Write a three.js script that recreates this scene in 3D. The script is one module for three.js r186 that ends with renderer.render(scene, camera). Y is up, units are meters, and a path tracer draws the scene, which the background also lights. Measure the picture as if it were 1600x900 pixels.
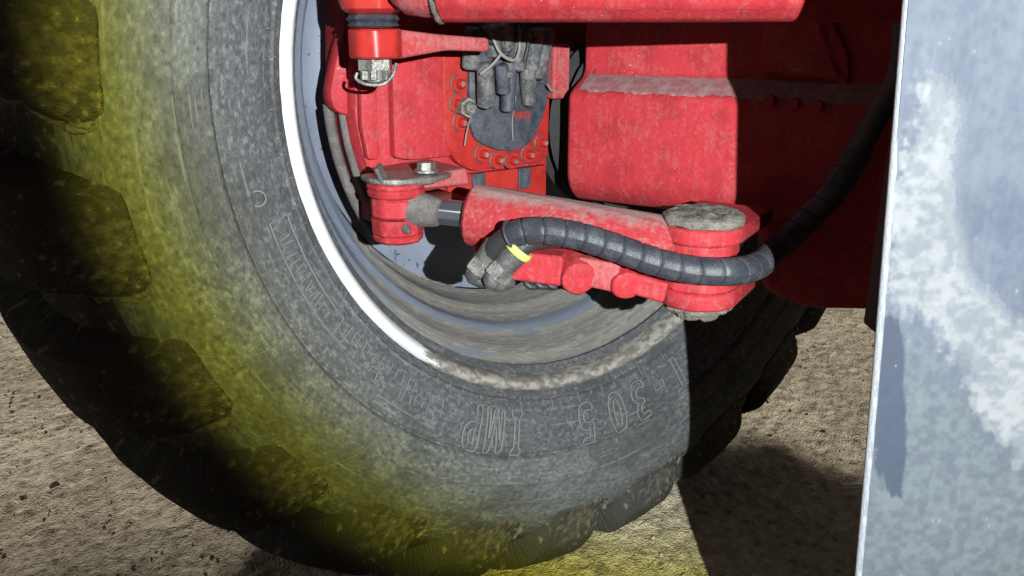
import * as THREE from 'three';
import { RoundedBoxGeometry } from 'three/addons/geometries/RoundedBoxGeometry.js';
import { mergeGeometries, mergeVertices, toCreasedNormals } from 'three/addons/utils/BufferGeometryUtils.js';
import { FontLoader } from 'three/addons/loaders/FontLoader.js';

// ------------------------------------------------------------------ camera, sky, lights, exposure
const scene = new THREE.Scene();
const camera = new THREE.PerspectiveCamera(39.11, 16 / 9, 0.03, 400);
camera.position.set(0, 0.621, 0);
camera.lookAt(0, 0.621 - Math.sin(0.3137), -Math.cos(0.3137));
scene.add(camera);

const renderer = new THREE.WebGLRenderer({ antialias: true });
renderer.toneMapping = THREE.LinearToneMapping;
renderer.toneMappingExposure = 1.0;
renderer.shadowMap.enabled = true;

// even overcast sky
{
  const w = 64, h = 32, d = new Float32Array(w * h * 4);
  for (let y = 0; y < h; y++) for (let x = 0; x < w; x++) {
    const el = (y + 0.5) / h * Math.PI - Math.PI / 2, up = Math.max(0, Math.sin(el));
    const l = 0.20 + 0.13 * up, i = (y * w + x) * 4;
    d[i] = 1.0 * l; d[i + 1] = 0.98 * l; d[i + 2] = 0.95 * l; d[i + 3] = 1;
  }
  const t = new THREE.DataTexture(d, w, h, THREE.RGBAFormat, THREE.FloatType);
  t.mapping = THREE.EquirectangularReflectionMapping; t.magFilter = THREE.LinearFilter; t.needsUpdate = true;
  scene.background = t; scene.environment = t;
}
const sun = new THREE.DirectionalLight(new THREE.Color(1, 0.94, 0.85), 3.8);
sun.position.set(-1.9, 3.4, -5.4); sun.target.position.set(0, 0, -1.2);
sun.castShadow = true; sun.shadow.radius = 16;
Object.assign(sun.shadow.camera, { left: -3, right: 3, top: 3, bottom: -3, near: 0.1, far: 12 });
scene.add(sun, sun.target);

// the hand lamp whose cold beam with a yellow rim lights the wheel
const LAMP = new THREE.Vector3(0.193, 0.722, 0.388), AIM = new THREE.Vector3(0.22, 0.625, -0.83);
for (const [color, candela, deg, pen] of [[new THREE.Color(0.43, 0.49, 1.0), 12.5, 27.9, 0.20], [new THREE.Color(0.96, 0.97, 0.13), 7.9, 30.5, 0.12]]) {
  const s = new THREE.SpotLight(color, candela, 0, deg * Math.PI / 180, pen, 2);
  s.position.copy(LAMP); s.target.position.copy(AIM);
  s.castShadow = true; s.shadow.radius = 0.2; s.shadow.mapSize.set(2048, 2048);
  scene.add(s, s.target);
}

// ------------------------------------------------------------------ helpers
let seed = 20231;
const rnd = () => { seed = (seed * 1664525 + 1013904223) >>> 0; return seed / 4294967296; };
const hash = (x, y, z) => { let h = Math.imul(x, 374761393) + Math.imul(y, 668265263) + Math.imul(z, 2147483647 ^ 0x5bd1e995); h = Math.imul(h ^ (h >>> 13), 1274126177); h ^= h >>> 16; return (h >>> 0) / 4294967296; };
const sm = t => t * t * (3 - 2 * t);
function n3(x, y, z) {
  const X = Math.floor(x), Y = Math.floor(y), Z = Math.floor(z), u = sm(x - X), v = sm(y - Y), w = sm(z - Z);
  const L = (a, b, t) => a + (b - a) * t;
  return L(L(L(hash(X, Y, Z), hash(X + 1, Y, Z), u), L(hash(X, Y + 1, Z), hash(X + 1, Y + 1, Z), u), v),
    L(L(hash(X, Y, Z + 1), hash(X + 1, Y, Z + 1), u), L(hash(X, Y + 1, Z + 1), hash(X + 1, Y + 1, Z + 1), u), v), w);
}
function n2p(x, y, p, q, s) {   // value noise with whole-number periods p, q
  const X = Math.floor(x), Y = Math.floor(y), u = sm(x - X), v = sm(y - Y), m = (a, b) => ((a % b) + b) % b;
  const a = hash(m(X, p), m(Y, q), s), b = hash(m(X + 1, p), m(Y, q), s), c = hash(m(X, p), m(Y + 1, q), s), d = hash(m(X + 1, p), m(Y + 1, q), s);
  return (a + (b - a) * u) + ((c + (d - c) * u) - (a + (b - a) * u)) * v;
}
const fb = (u, v, f, oct, s, g = f) => { let a = 0, w = 0.5, t = 0; for (let o = 0; o < oct; o++) { a += w * n2p(u * f, v * g, f, g, s + o * 17); t += w; w *= 0.55; f *= 2; g *= 2; } return a / t; };
const clamp = (x, a = 0, b = 1) => Math.min(b, Math.max(a, x));
const step = (a, b, x) => sm(clamp((x - a) / (b - a)));
const mix = (a, b, t) => a.map((x, i) => x + (b[i] - x) * t);
const toS = x => Math.round(255 * clamp(x <= 0.0031308 ? 12.92 * x : 1.055 * Math.pow(x, 1 / 2.4) - 0.055));
function tex(w, h, fn, color = true) {
  const d = new Uint8Array(w * h * 4);
  for (let y = 0; y < h; y++) for (let x = 0; x < w; x++) {
    const c = fn((x + 0.5) / w, (y + 0.5) / h), i = (y * w + x) * 4;
    for (let k = 0; k < 3; k++) d[i + k] = color ? toS(c[k]) : Math.round(255 * clamp(c));
    d[i + 3] = 255;
  }
  const t = new THREE.DataTexture(d, w, h, THREE.RGBAFormat); t.wrapS = t.wrapT = THREE.RepeatWrapping;
  t.magFilter = THREE.LinearFilter; t.minFilter = THREE.LinearMipmapLinearFilter; t.generateMipmaps = true;
  if (color) t.colorSpace = THREE.SRGBColorSpace; t.needsUpdate = true; return t;
}
const tiled = (t, sx, sy = sx) => { const c = t.clone(); c.repeat.set(1 / sx, 1 / sy); c.needsUpdate = true; return c; };
const std = o => new THREE.MeshPhysicalMaterial(o);
function uvBox(g) {           // uv in metres along the axis each face looks down most
  g = g.index ? g.toNonIndexed() : g;
  const p = g.attributes.position, uv = new Float32Array(p.count * 2), a = new THREE.Vector3(), b = new THREE.Vector3(), c = new THREE.Vector3(), n = new THREE.Vector3();
  for (let i = 0; i < p.count; i += 3) {
    a.fromBufferAttribute(p, i); b.fromBufferAttribute(p, i + 1); c.fromBufferAttribute(p, i + 2);
    n.copy(b).sub(a).cross(c.clone().sub(a)); const x = Math.abs(n.x), y = Math.abs(n.y), z = Math.abs(n.z);
    [a, b, c].forEach((v, k) => { const [s, t] = y >= x && y >= z ? [v.x, v.z] : x >= z ? [v.z, v.y] : [v.x, v.y]; uv[(i + k) * 2] = s + 0.37; uv[(i + k) * 2 + 1] = t + 0.11; });
  }
  g.setAttribute('uv', new THREE.BufferAttribute(uv, 2)); return g;
}
function grid(nu, nv, fn, close = false) {      // fn(u, v) -> [x, y, z], uv in metres if fn returns 5 numbers
  const P = [], T = [], I = [];
  for (let i = 0; i <= nu; i++) for (let j = 0; j <= nv; j++) { const q = fn(i / nu, j / nv); P.push(q[0], q[1], q[2]); T.push(q.length > 3 ? q[3] : i / nu, q.length > 3 ? q[4] : j / nv); }
  const at = (i, j) => i * (nv + 1) + j;
  for (let i = 0; i < nu; i++) for (let j = 0; j < nv; j++) I.push(at(i, j), at(i + 1, j), at(i + 1, j + 1), at(i, j), at(i + 1, j + 1), at(i, j + 1));
  const g = new THREE.BufferGeometry(); g.setAttribute('position', new THREE.Float32BufferAttribute(P, 3)); g.setAttribute('uv', new THREE.Float32BufferAttribute(T, 2)); g.setIndex(I); g.computeVertexNormals(); return g;
}
const V = (x, y, z) => new THREE.Vector3(x, y, z);
const rbox = (w, h, d, r, x = 0, y = 0, z = 0) => new RoundedBoxGeometry(w, h, d, 2, Math.min(r, w / 2.01, h / 2.01, d / 2.01)).translate(x, y, z);
const lathe = (pts, x = 0, y = 0, z = 0, n = 40) => toCreasedNormals(new THREE.LatheGeometry(pts.map(p => new THREE.Vector2(p[0], p[1])), n), 0.6).translate(x, y, z);
function between(g, a, b) {    // a shape built along +y from 0 to its length, laid from a towards b
  return g.applyQuaternion(new THREE.Quaternion().setFromUnitVectors(V(0, 1, 0), b.clone().sub(a).normalize())).translate(a.x, a.y, a.z);
}
const rod = (a, b, r, r2 = r, n = 24) => { const l = a.distanceTo(b), c = Math.min(0.002, l / 4, r / 3); return between(lathe([[0, 0], [r - c, 0], [r, c], [r2, l - c], [r2 - c, l], [0, l]], 0, 0, 0, n), a, b); };
const hex = (a, b, r) => between(toCreasedNormals(new THREE.CylinderGeometry(r, r, a.distanceTo(b), 6).translate(0, a.distanceTo(b) / 2, 0), 0.5), a, b);
const tube = (pts, r, n = 40, m = 10, closed = false) => new THREE.TubeGeometry(new THREE.CatmullRomCurve3(pts, closed), n, r, m, closed);
function extr(pts, depth, bev, z = 0, curve = 6) {       // outline in x, y, front face at z, going back by depth
  const s = new THREE.Shape(pts.map(p => new THREE.Vector2(p[0], p[1])));
  return toCreasedNormals(new THREE.ExtrudeGeometry(s, { depth: Math.max(0.0005, depth - 2 * bev), bevelEnabled: bev > 0, bevelThickness: bev, bevelSize: bev, bevelOffset: -bev, bevelSegments: 2, curveSegments: curve }).translate(0, 0, z - depth + bev), 0.7);
}
function round(pts, r, n = 4) {   // round the corners of an outline
  const o = [], N = pts.length;
  for (let i = 0; i < N; i++) {
    const p = new THREE.Vector2(...pts[i]), a = new THREE.Vector2(...pts[(i + N - 1) % N]), b = new THREE.Vector2(...pts[(i + 1) % N]);
    const q = pts[i][2] ?? r, da = a.clone().sub(p), db = b.clone().sub(p), k = Math.min(q, da.length() * 0.48, db.length() * 0.48);
    const s = p.clone().add(da.setLength(k)), e = p.clone().add(db.setLength(k));
    for (let j = 0; j <= n; j++) { const t = j / n; o.push([(1 - t) ** 2 * s.x + 2 * t * (1 - t) * p.x + t * t * e.x, (1 - t) ** 2 * s.y + 2 * t * (1 - t) * p.y + t * t * e.y]); }
  }
  return o;
}
function lump(g, amp, f, s = 0) {     // uneven surface, caked dirt or casting
  g = g.clone(); g.deleteAttribute('uv'); g.deleteAttribute('normal'); g = mergeVertices(g, 1e-5); g.computeVertexNormals();
  const p = g.attributes.position, n = g.attributes.normal;
  for (let i = 0; i < p.count; i++) {
    const x = p.getX(i), y = p.getY(i), z = p.getZ(i), k = amp * ((n3(x * f + s, y * f, z * f) - 0.5) * 1.4 + (n3(x * f * 2.7, y * f * 2.7 + s, z * f * 2.7) - 0.5) * 0.8);
    p.setXYZ(i, x + n.getX(i) * k, y + n.getY(i) * k, z + n.getZ(i) * k);
  }
  g.computeVertexNormals(); return g;
}
function sweep(curve, t0, t1, nt, nr, rad, skew = 0) {   // skin along a curve with its own radius, ends cut on a slant
  return grid(nt, nr, (u, v) => {
    const ph = v * Math.PI * 2, t = clamp(t0 + (t1 - t0) * u + skew * Math.cos(ph), 0.0005, 0.9995), c = curve.getPointAt(t), T = curve.getTangentAt(t);
    const n = V(0, 0, 1).addScaledVector(T, -T.z).normalize(), b = T.clone().cross(n), r = rad(u, v);
    return [c.x + (n.x * Math.cos(ph) + b.x * Math.sin(ph)) * r, c.y + (n.y * Math.cos(ph) + b.y * Math.sin(ph)) * r, c.z + (n.z * Math.cos(ph) + b.z * Math.sin(ph)) * r, t * curve.getLength(), v * 0.08];
  });
}
const used = {};
const numbered = n => { used[n] = (used[n] ?? -1) + 1; return used[n] ? `${n}_${String(used[n]).padStart(3, '0')}` : n; };
function thing(name, label, category, [x, y, z] = [0, 0, 0], turn = 0, group) {
  const o = new THREE.Group(); o.name = numbered(name); o.position.set(x, y, z); o.rotation.y = turn; o.userData = { label, category };
  if (group) o.userData.group = group; scene.add(o); return o;
}
function part(name, geos, mat, parent, label) {
  let gs = (Array.isArray(geos) ? geos : [geos]);
  if (gs.length > 1) gs = gs.map(g => { g = g.index ? g.toNonIndexed() : g; for (const k of Object.keys(g.attributes)) if (!['position', 'normal', 'uv'].includes(k)) g.deleteAttribute(k); return g; });
  const m = new THREE.Mesh(gs.length > 1 ? mergeGeometries(gs) : gs[0], mat); m.name = name; m.castShadow = m.receiveShadow = true;
  if (label) m.userData.label = label; parent.add(m); return m;
}
const bp = (name, geos, mat, parent, label) => part(name, (Array.isArray(geos) ? geos : [geos]).map(uvBox), mat, parent, label);

// ------------------------------------------------------------------ materials
const fineBump = tex(512, 512, (u, v) => 0.55 * fb(u, v, 24, 4, 3) + 0.45 * fb(u, v, 96, 2, 9), false);
function paint(base, dust, cover, s, chips = 0.0) {
  return tex(512, 512, (u, v) => {
    const a = fb(u, v, 7, 5, s), b = fb(u, v, 60, 3, s + 3), st = fb(u, v, 60, 3, s + 7, 6);
    let c = mix(base, base.map(x => x * 0.72), step(0.45, 0.75, fb(u, v, 9, 4, s + 50)) * 0.7);
    const d = clamp(step(0.62 - cover, 0.95 - cover, a * 0.40 + b * 0.42 + st * 0.28));
    c = mix(c, dust, d * 0.5);
    if (fb(u, v, 70, 2, s + 90) > 0.93 - chips) c = mix(c, [0.45, 0.39, 0.36], 0.7);
    return c;
  });
}
const redT = paint([0.2925, 0.0203, 0.0263], [0.2775, 0.084, 0.087], 0.12, 11), redDustT = paint([0.2925, 0.0307, 0.0353], [0.2475, 0.123, 0.1245], 0.27, 31, 0.0), redWetT = paint([0.2775, 0.0173, 0.0142], [0.225, 0.045, 0.0405], 0.05, 61);
const M = {};
const fb3 = s => tiled(fineBump, s);
M.red = std({ map: tiled(redT, 0.16), bumpMap: fb3(0.08), bumpScale: 0.0006, roughness: 0.62, specularIntensity: 0.35 });
M.redDust = std({ map: tiled(redDustT, 0.13), bumpMap: fb3(0.06), bumpScale: 0.0009, roughness: 0.85, specularIntensity: 0.25 });
M.redWet = std({ map: tiled(redWetT, 0.1), bumpMap: fb3(0.08), bumpScale: 0.0004, roughness: 0.5, specularIntensity: 0.3 });
M.redGloss = std({ map: tiled(redWetT, 0.1), roughness: 0.35, specularIntensity: 0.5 });
const rubB = tex(1024, 1024, (u, v) => 0.5 * fb(u, v, 50, 4, 131) + 0.5 * fb(u, v, 180, 2, 137), false);
const lugT = tex(512, 512, (u, v) => { const g = fb(u, v, 60, 3, 208), d = step(0.42, 0.70, fb(u, v, 6, 5, 201) * 0.5 + g * 0.5); return mix(mix([0.0405, 0.0398, 0.0382], [0.111, 0.099, 0.0795], d * 0.75), [0.195, 0.165, 0.1275], g > 0.76 ? 0.5 : 0); });
M.lug = std({ map: tiled(lugT, 0.3), bumpMap: tiled(rubB, 0.2), bumpScale: 0.003, roughness: 0.9, specularIntensity: 0.25 });
M.letter = std({ map: tiled(paint([0.093, 0.093, 0.096], [0.1575, 0.156, 0.15], 0.3, 301), 0.1), roughness: 0.9, specularIntensity: 0.2 });
M.black = std({ color: new THREE.Color().setRGB(0.018, 0.018, 0.021), bumpMap: fb3(0.05), bumpScale: 0.0005, roughness: 0.5 });
const wrapT = tex(256, 256, (u, v) => mix([0.024, 0.0255, 0.033], [0.048, 0.0495, 0.0585], step(0.4, 0.75, fb(u, v, 6, 4, 401) * 0.6 + fb(u, v, 50, 2, 404) * 0.4)));
M.wrap = std({ map: tiled(wrapT, 0.05), bumpMap: fb3(0.04), bumpScale: 0.0003, roughness: 0.42, specularIntensity: 0.5 });
const greyT = (a, b, s, f = 7) => tex(256, 256, (u, v) => mix(a, b, step(0.35, 0.7, fb(u, v, f, 5, s) * 0.65 + fb(u, v, f * 8, 2, s + 5) * 0.35)));
M.darkCover = std({ map: tiled(greyT([0.0195, 0.0225, 0.0315], [0.051, 0.054, 0.069], 501), 0.06), bumpMap: fb3(0.05), bumpScale: 0.0005, roughness: 0.6 });
M.stubs = std({ map: tiled(greyT([0.033, 0.0345, 0.042], [0.1275, 0.123, 0.12], 521), 0.04), bumpMap: fb3(0.04), bumpScale: 0.001, roughness: 0.65 });
M.steel = std({ map: tiled(greyT([0.105, 0.105, 0.1005], [0.27, 0.2625, 0.24], 541), 0.05), bumpMap: fb3(0.03), bumpScale: 0.0006, roughness: 0.42, metalness: 0.55 });
M.steelDark = std({ map: tiled(greyT([0.051, 0.051, 0.054], [0.1125, 0.108, 0.105], 561), 0.05), bumpMap: fb3(0.03), bumpScale: 0.0006, roughness: 0.5, metalness: 0.3 });
M.dirt = std({ map: tiled(greyT([0.105, 0.093, 0.0825], [0.1875, 0.1695, 0.15], 581), 0.05), bumpMap: fb3(0.03), bumpScale: 0.002, roughness: 0.97, specularIntensity: 0.15 });
M.greyDust = std({ map: tiled(greyT([0.09, 0.081, 0.0795], [0.138, 0.126, 0.1215], 591), 0.05), bumpMap: fb3(0.03), bumpScale: 0.0012, roughness: 0.95, specularIntensity: 0.15 });
M.grit = std({ map: tiled(greyT([0.24, 0.204, 0.156], [0.48, 0.42, 0.336], 585), 0.7), roughness: 0.97 });
M.pinkDust = std({ map: tiled(greyT([0.2025, 0.075, 0.0825], [0.225, 0.138, 0.1425], 595), 0.04), bumpMap: fb3(0.03), bumpScale: 0.0004, roughness: 0.95, specularIntensity: 0.15 });
M.chrome = std({ color: new THREE.Color().setRGB(0.15, 0.15, 0.18), roughness: 0.22, metalness: 0.8 });
M.wire = std({ color: new THREE.Color().setRGB(0.15, 0.142, 0.12), roughness: 0.7 });
M.tie = std({ color: new THREE.Color().setRGB(0.36, 0.40, 0.10), roughness: 0.6 });
M.boot = std({ map: tiled(greyT([0.006, 0.006, 0.0065], [0.012, 0.0115, 0.011], 601), 0.1), roughness: 0.8 });  // near-black: shade of the axle gap and panel edge put into the colour
M.frameGrey = std({ map: tiled(greyT([0.09, 0.09, 0.088], [0.15, 0.145, 0.14], 605), 0.4), roughness: 0.7 });

// ------------------------------------------------------------------ ground: one sheet, fine where the camera looks
{
  const axis = (lo, hi, d) => { const a = []; for (let x = lo; x <= hi; x += d) a.push(x); let s = d, x = hi, b = lo; const up = [], dn = []; while (s < 60) { s *= 1.35; x += s; b -= s; up.push(x); dn.unshift(b); } return [...dn, ...a, ...up]; };
  const X = axis(-1.5, 1.3, 0.0065), Z = axis(-2.5, -0.55, 0.0065), P = [], T = [], I = [];
  for (const z of Z) for (const x of X) {
    const near = step(-3.2, -2.4, z) * step(2, 1.3, Math.abs(x));
    const y = 0.007 * (n3(x * 9, 1, z * 11) - 0.5) + near * (0.0016 * (n3(x * 42, 7, z * 58) - 0.5) + 0.0046 * (n3(x * 120, 17, z * 150) - 0.5) + 0.005 * Math.pow(n3(x * 60, 27, z * 70), 5));
    P.push(x, y, z); T.push(x, z);
  }
  for (let j = 0; j < Z.length - 1; j++) for (let i = 0; i < X.length - 1; i++) { const a = j * X.length + i; I.push(a, a + X.length, a + 1, a + 1, a + X.length, a + X.length + 1); }
  const g = new THREE.BufferGeometry(); g.setAttribute('position', new THREE.Float32BufferAttribute(P, 3)); g.setAttribute('uv', new THREE.Float32BufferAttribute(T, 2)); g.setIndex(I); g.computeVertexNormals();
  const soil = tex(1024, 1024, (u, v) => { const a = fb(u, v, 6, 6, 701), b = fb(u, v, 90, 3, 709); let c = mix([0.324, 0.2796, 0.2064], [0.516, 0.462, 0.36], step(0.3, 0.72, a * 0.4 + b * 0.6)); if (b > 0.72) c = mix(c, [0.6, 0.54, 0.444], 0.5); if (b < 0.27) c = mix(c, [0.12, 0.096, 0.072], 0.5); return c; });
  const m = part('ground', g, std({ map: tiled(soil, 0.9), bumpMap: tiled(fineBump, 0.16), bumpScale: 0.006, roughness: 0.98, specularIntensity: 0.15 }), scene);
  m.userData.kind = 'structure';
  const cg = lump(new THREE.IcosahedronGeometry(1, 1), 0.7, 1.6);
  const clods = new THREE.InstancedMesh(uvBox(cg), M.grit, 5200); clods.name = 'loose_pebbles'; clods.userData = { label: 'small loose clods and pebbles scattered on the brown soil', category: 'pebbles', kind: 'stuff' };
  const o = new THREE.Object3D();
  for (let i = 0; i < 5200; i++) { const s = 0.0011 + 0.0024 * Math.pow(rnd(), 3) + (i % 60 ? 0 : 0.008 * rnd() * rnd()); o.position.set(-1.3 + 2.4 * rnd(), 0.001, -0.75 - 1.2 * rnd()); o.scale.set(s, s * 0.6, s * 0.9); o.rotation.set(rnd(), rnd() * 6, rnd()); o.updateMatrix(); clods.setMatrixAt(i, o.matrix); }
  clods.castShadow = clods.receiveShadow = true; scene.add(clods);
}

// ------------------------------------------------------------------ wheel: tyre, rim, lugs, raised marks
const WX = 0.083, WY = 0.563, WZ = -0.881, TURN = 0.621, AXTURN = -0.56;
const wheel = thing('steered_wheel', 'large dusty tractor tyre on a grey and white rim, turned and resting on soil', 'wheel', [WX, 0, WZ], TURN);
const side = [[0.318, -0.014], [0.334, 0.001], [0.342, 0.012], [0.350, 0.019], [0.362, 0.027], [0.380, 0.034], [0.400, 0.040], [0.430, 0.045], [0.460, 0.045], [0.488, 0.038], [0.512, 0.024], [0.533, 0.003], [0.5460, -0.026], [0.5490, -0.075], [0.550, -0.170]];
const pc = new THREE.CatmullRomCurve3([...side.map(([r, z]) => V(r, z, 0)), ...side.slice(0, -1).reverse().map(([r, z]) => V(r, -0.34 - z, 0))], false, 'centripetal');
const PL = pc.getLength();
const prof = t => { const p = pc.getPointAt(clamp(t)), q = pc.getTangentAt(clamp(t)); return { r: p.x, z: p.y, nr: -q.y, nz: q.x }; };   // outward normal in r, z
{ const q = prof(0.5); if (q.nr < 0) throw new Error('profile normal'); }
const rTab = []; for (let k = 0; k <= 1000; k++) rTab.push(prof(k * 0.0005).r);
const tAt = r0 => { let k = 8; while (k < 999 && rTab[k + 1] < r0) k++; return 0.0005 * (k + clamp((r0 - rTab[k]) / (rTab[k + 1] - rTab[k]))); };
const ridge = r => 0.0022 * Math.exp(-(((r - 0.3495) / 0.0011) ** 2)) + 0.0016 * Math.exp(-(((r - 0.434) / 0.0012) ** 2)) - 0.0040 * Math.exp(-(((r - 0.403) / 0.0012) ** 2)) * 0.8 + 0.0025 * step(0.404, 0.408, r) * step(0.52, 0.48, r);
const onTyre = (t, th, h = 0) => { const q = prof(t), hh = h + (t < 0.5 ? ridge(q.r) : 0), r = q.r + q.nr * hh; return [r * Math.cos(th), WY + r * Math.sin(th), q.z + q.nz * hh]; };
const tB = tAt(0.508), vG = tAt(0.4035) / tB;
const sideT = tex(1024, 512, (u, v) => {
  const n = fb(u, v, 5, 4, 103, 3), f = fb(u, v, 170, 3, 109, 80), sc = fb(u, v, 10, 3, 117, 90), outer = step(vG - 0.006, vG + 0.006, v + 0.02 * (f - 0.5));
  let k = mix([0.0495, 0.051, 0.057], [0.09, 0.0915, 0.096], step(0.28, 0.75, f * 0.6 + n * 0.2 + sc * 0.2));
  k = mix(k, mix([0.06, 0.063, 0.066], [0.108, 0.1125, 0.114], step(0.25, 0.75, f * 0.65 + n * 0.2 + sc * 0.15)), outer * step(0.22, 0.5, n * 0.7 + f * 0.3));
  if (f > 0.70) k = mix(k, [0.195, 0.195, 0.189], 0.25);
  k = mix(k, [0.039, 0.039, 0.042], 0.5 * step(0.58, 0.70, fb(u, v, 9, 4, 163, 5)));
  if (Math.abs(fb(u, v, 26, 3, 171, 7) - 0.5) < 0.004) k = mix(k, [0.195, 0.195, 0.1875], 0.16);
  if (sc > 0.76) k = mix(k, [0.18, 0.18, 0.177], 0.35);
  if (f < 0.22) k = mix(k, [0.027, 0.027, 0.03], 0.4);
  return k;
});
sideT.repeat.set(4, 1);
M.side = std({ map: sideT, bumpMap: tiled(rubB, 0.09, 0.11), bumpScale: 0.0012, roughness: 0.86, specularIntensity: 0.3 });
M.side.bumpMap.repeat.set(16, 2);
const skin = (a, b, n) => (u, v) => { const t = a + (b - a) * v, th = -u * Math.PI * 2; return [...onTyre(t, th, 0.0008 * (n3(Math.cos(th) * 30, Math.sin(th) * 30, t * 40) - 0.5)), ...(n ? [u, t / tB] : [u * 2.94, t * PL])]; };
const tyre = part('tyre', grid(288, 170, skin(0, tB, true)), M.side, wheel, 'dusty black tyre sidewall with raised marks');
part('tread_band', grid(288, 60, skin(tB, 1, false)), M.lug, tyre);
{
  // lugs: wide bars that run from the middle of the tread over the shoulder
  const D = Math.PI / 180, tS = tAt(0.478), nA = 36;
  const lugGeo = far => {
    const rows = [];
    for (let j = 0; j <= nA; j++) {
      const w = j / nA, t = tS + (0.515 - tS) * w, e = step(0, 0.16, w);
      const front = -(18 * Math.pow(w, 1.25)) * D + (-(1 - Math.sqrt(1 - (1 - Math.min(1, w / 0.12)) ** 2)) * 1.3) * D;
      const wid = (10.0 - 3.4 * w) * D * (0.78 + 0.22 * Math.sqrt(1 - (1 - Math.min(1, w / 0.12)) ** 2));
      const h = (0.006 + 0.025 * step(0.0, 0.26, w)) * (0.35 + 0.65 * e), f = 0.9 * D;
      rows.push([[t, front + f, -0.004], [t, front - 0.05 * D, h * 0.82], [t, front - 0.5 * D, h], [t, front - wid * 0.5, h * 1.02], [t, front - wid + 0.5 * D, h], [t, front - wid, h * 0.82], [t, front - wid - f, -0.004]]);
    }
    const a = rows[0].map(p => [p[0] - 0.006, p[1] * 0.5 + rows[0][3][1] * 0.5, -0.004]), z = rows[nA].map(p => [p[0] + 0.012, p[1], -0.004]); rows.unshift(a); rows.push(z);
    const nR = rows.length - 1;
    const g = grid(nR, 6, (u, v) => { const [t, th, h] = rows[Math.round(u * nR)][Math.round(v * 6)], p = onTyre(t, th, h + 0.0012 * (n3(t * 60, th * 50, 3) - 0.5)); if (far) p[2] = -0.34 - p[2]; p[1] -= WY; return [...p, th * 0.55, t * PL]; });
    return toCreasedNormals(g, 0.7);
  };
  const soilGeo = [0, 1, 2].map(q => { const pts = []; for (let k = 0; k <= 14; k++) { const w = 0.02 + 0.5 * k / 14, t = tS + (0.515 - tS) * w, e = 1 - Math.sqrt(1 - (1 - Math.min(1, w / 0.12)) ** 2); const p = onTyre(t, (0.85 - 18 * Math.pow(w, 1.25) - 1.3 * e + 0.5 * (n3(k * 0.8, q * 5, 2) - 0.5)) * D, 0.0008); pts.push(V(p[0], p[1] - WY, p[2])); } return uvBox(lump(tube(pts, 0.0030, 60, 8), 0.0055, 130, q * 9)); });
  const near = lugGeo(false), farG = lugGeo(true), N = 24;
  for (let i = 0; i < N; i++) for (const f of [0, 1]) {
    const m = part('tread_lug', f ? farG : near, M.lug, tyre);
    m.rotation.z = (-179 + (i + f * 0.3) * 360 / N) * D; m.position.y = WY;
    if (!f) { const c = part('packed_soil', soilGeo[i % 3], M.dirt, tyre); c.rotation.z = m.rotation.z; c.position.y = WY; }
  }
  // small radial ribs by the bead, too small to pick apart
  const ribs = [];
  for (let i = 0; i < 110; i++) { const th = (i / 110 + 0.004 * rnd()) * Math.PI * 2, l = 0.004 + 0.008 * rnd(), r0 = rnd() < 0.7 ? 0.3495 - l * 0.3 : 0.36 + 0.03 * rnd(), a = onTyre(tAt(r0), th, 0.0012), b = onTyre(tAt(r0 + l), th, 0.0012); ribs.push(rod(V(...a), V(...b), 0.0007, 0.0007, 6)); }
  const rb = bp('vent_ribs', ribs, M.letter, tyre); rb.userData.kind = 'stuff';
  // fine hairs and scratches along the shoulder
  const hairs = [];
  for (const [t0, a0, a1, t1] of [[0.13, -160, -152, 0.26], [0.14, -143.5, -133, 0.27]]) { const pts = []; for (let k = 0; k <= 12; k++) { const s = k / 12; pts.push(V(...onTyre(t0 + (t1 - t0) * s, (a1 + (a0 - a1) * s + 0.8 * Math.sin(s * 5)) * D, 0.002))); } hairs.push(tube(pts, 0.00022, 30, 5)); }
  hairs.forEach(h => bp('straw_stalk', h, M.wire, tyre));
  // raised outline lettering, tops outward
  const font = await new FontLoader().loadAsync('fonts/droid/droid_sans_bold.typeface.json');
  const letter = (ch, deg, r0, size, wid = 1) => {
    const gs = [];
    for (const s of font.generateShapes(ch, 1)) {
      const bb = new THREE.Box2().setFromPoints(s.getPoints()), cx = (bb.min.x + bb.max.x) / 2, y0 = bb.min.y;
      for (const path of [s, ...s.holes]) {
        const pts = path.getSpacedPoints(36).slice(0, -1).map(p => { const r = r0 + (p.y - 0) / 0.73 * size, th = deg * D - (p.x - cx) * size * wid / r; return V(...onTyre(tAt(r), th, 0.0014)); });
        gs.push(new THREE.TubeGeometry(new THREE.CatmullRomCurve3([...pts], true, 'catmullrom', 0.1), 72, 0.0013, 6, true));
      }
    }
    return bp('raised_letter', gs, M.letter, tyre);
  };
  for (const [ch, deg, w] of [['T', -70, 1], ['3', -80.3, 1.0], ['0', -86, 1.05], ['5', -93.2, 1.0], ['I', -108.6, 0.9], ['M', -113.2, 0.72], ['P', -117.9, 1.0]]) letter(ch, deg, 0.358, 0.033, w);
  letter('-', -75.2, 0.358, 0.033, 1.2); 
  const bar = (d0, r0, d1, r1, n = 8) => { const pts = []; for (let k = 0; k <= n; k++) { const s = k / n; pts.push(V(...onTyre(tAt(r0 + (r1 - r0) * s), (d0 + (d1 - d0) * s) * D, 0.0010))); } return tube(pts, 0.0008, n * 2, 5); };
  bp('raised_slash', bar(-101, 0.362, -106, 0.39), M.letter, tyre);
  // worn maker's block: a framed panel, then rows of short worn strokes that can no longer be read
  for (const a of [bar(-165.5, 0.380, -148, 0.380, 20), bar(-165.5, 0.362, -148, 0.362, 20), bar(-165.5, 0.362, -165.5, 0.380, 3), bar(-148, 0.362, -148, 0.380, 3)]) bp('raised_frame', a, M.letter, tyre);
  const worn = [];
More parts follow.
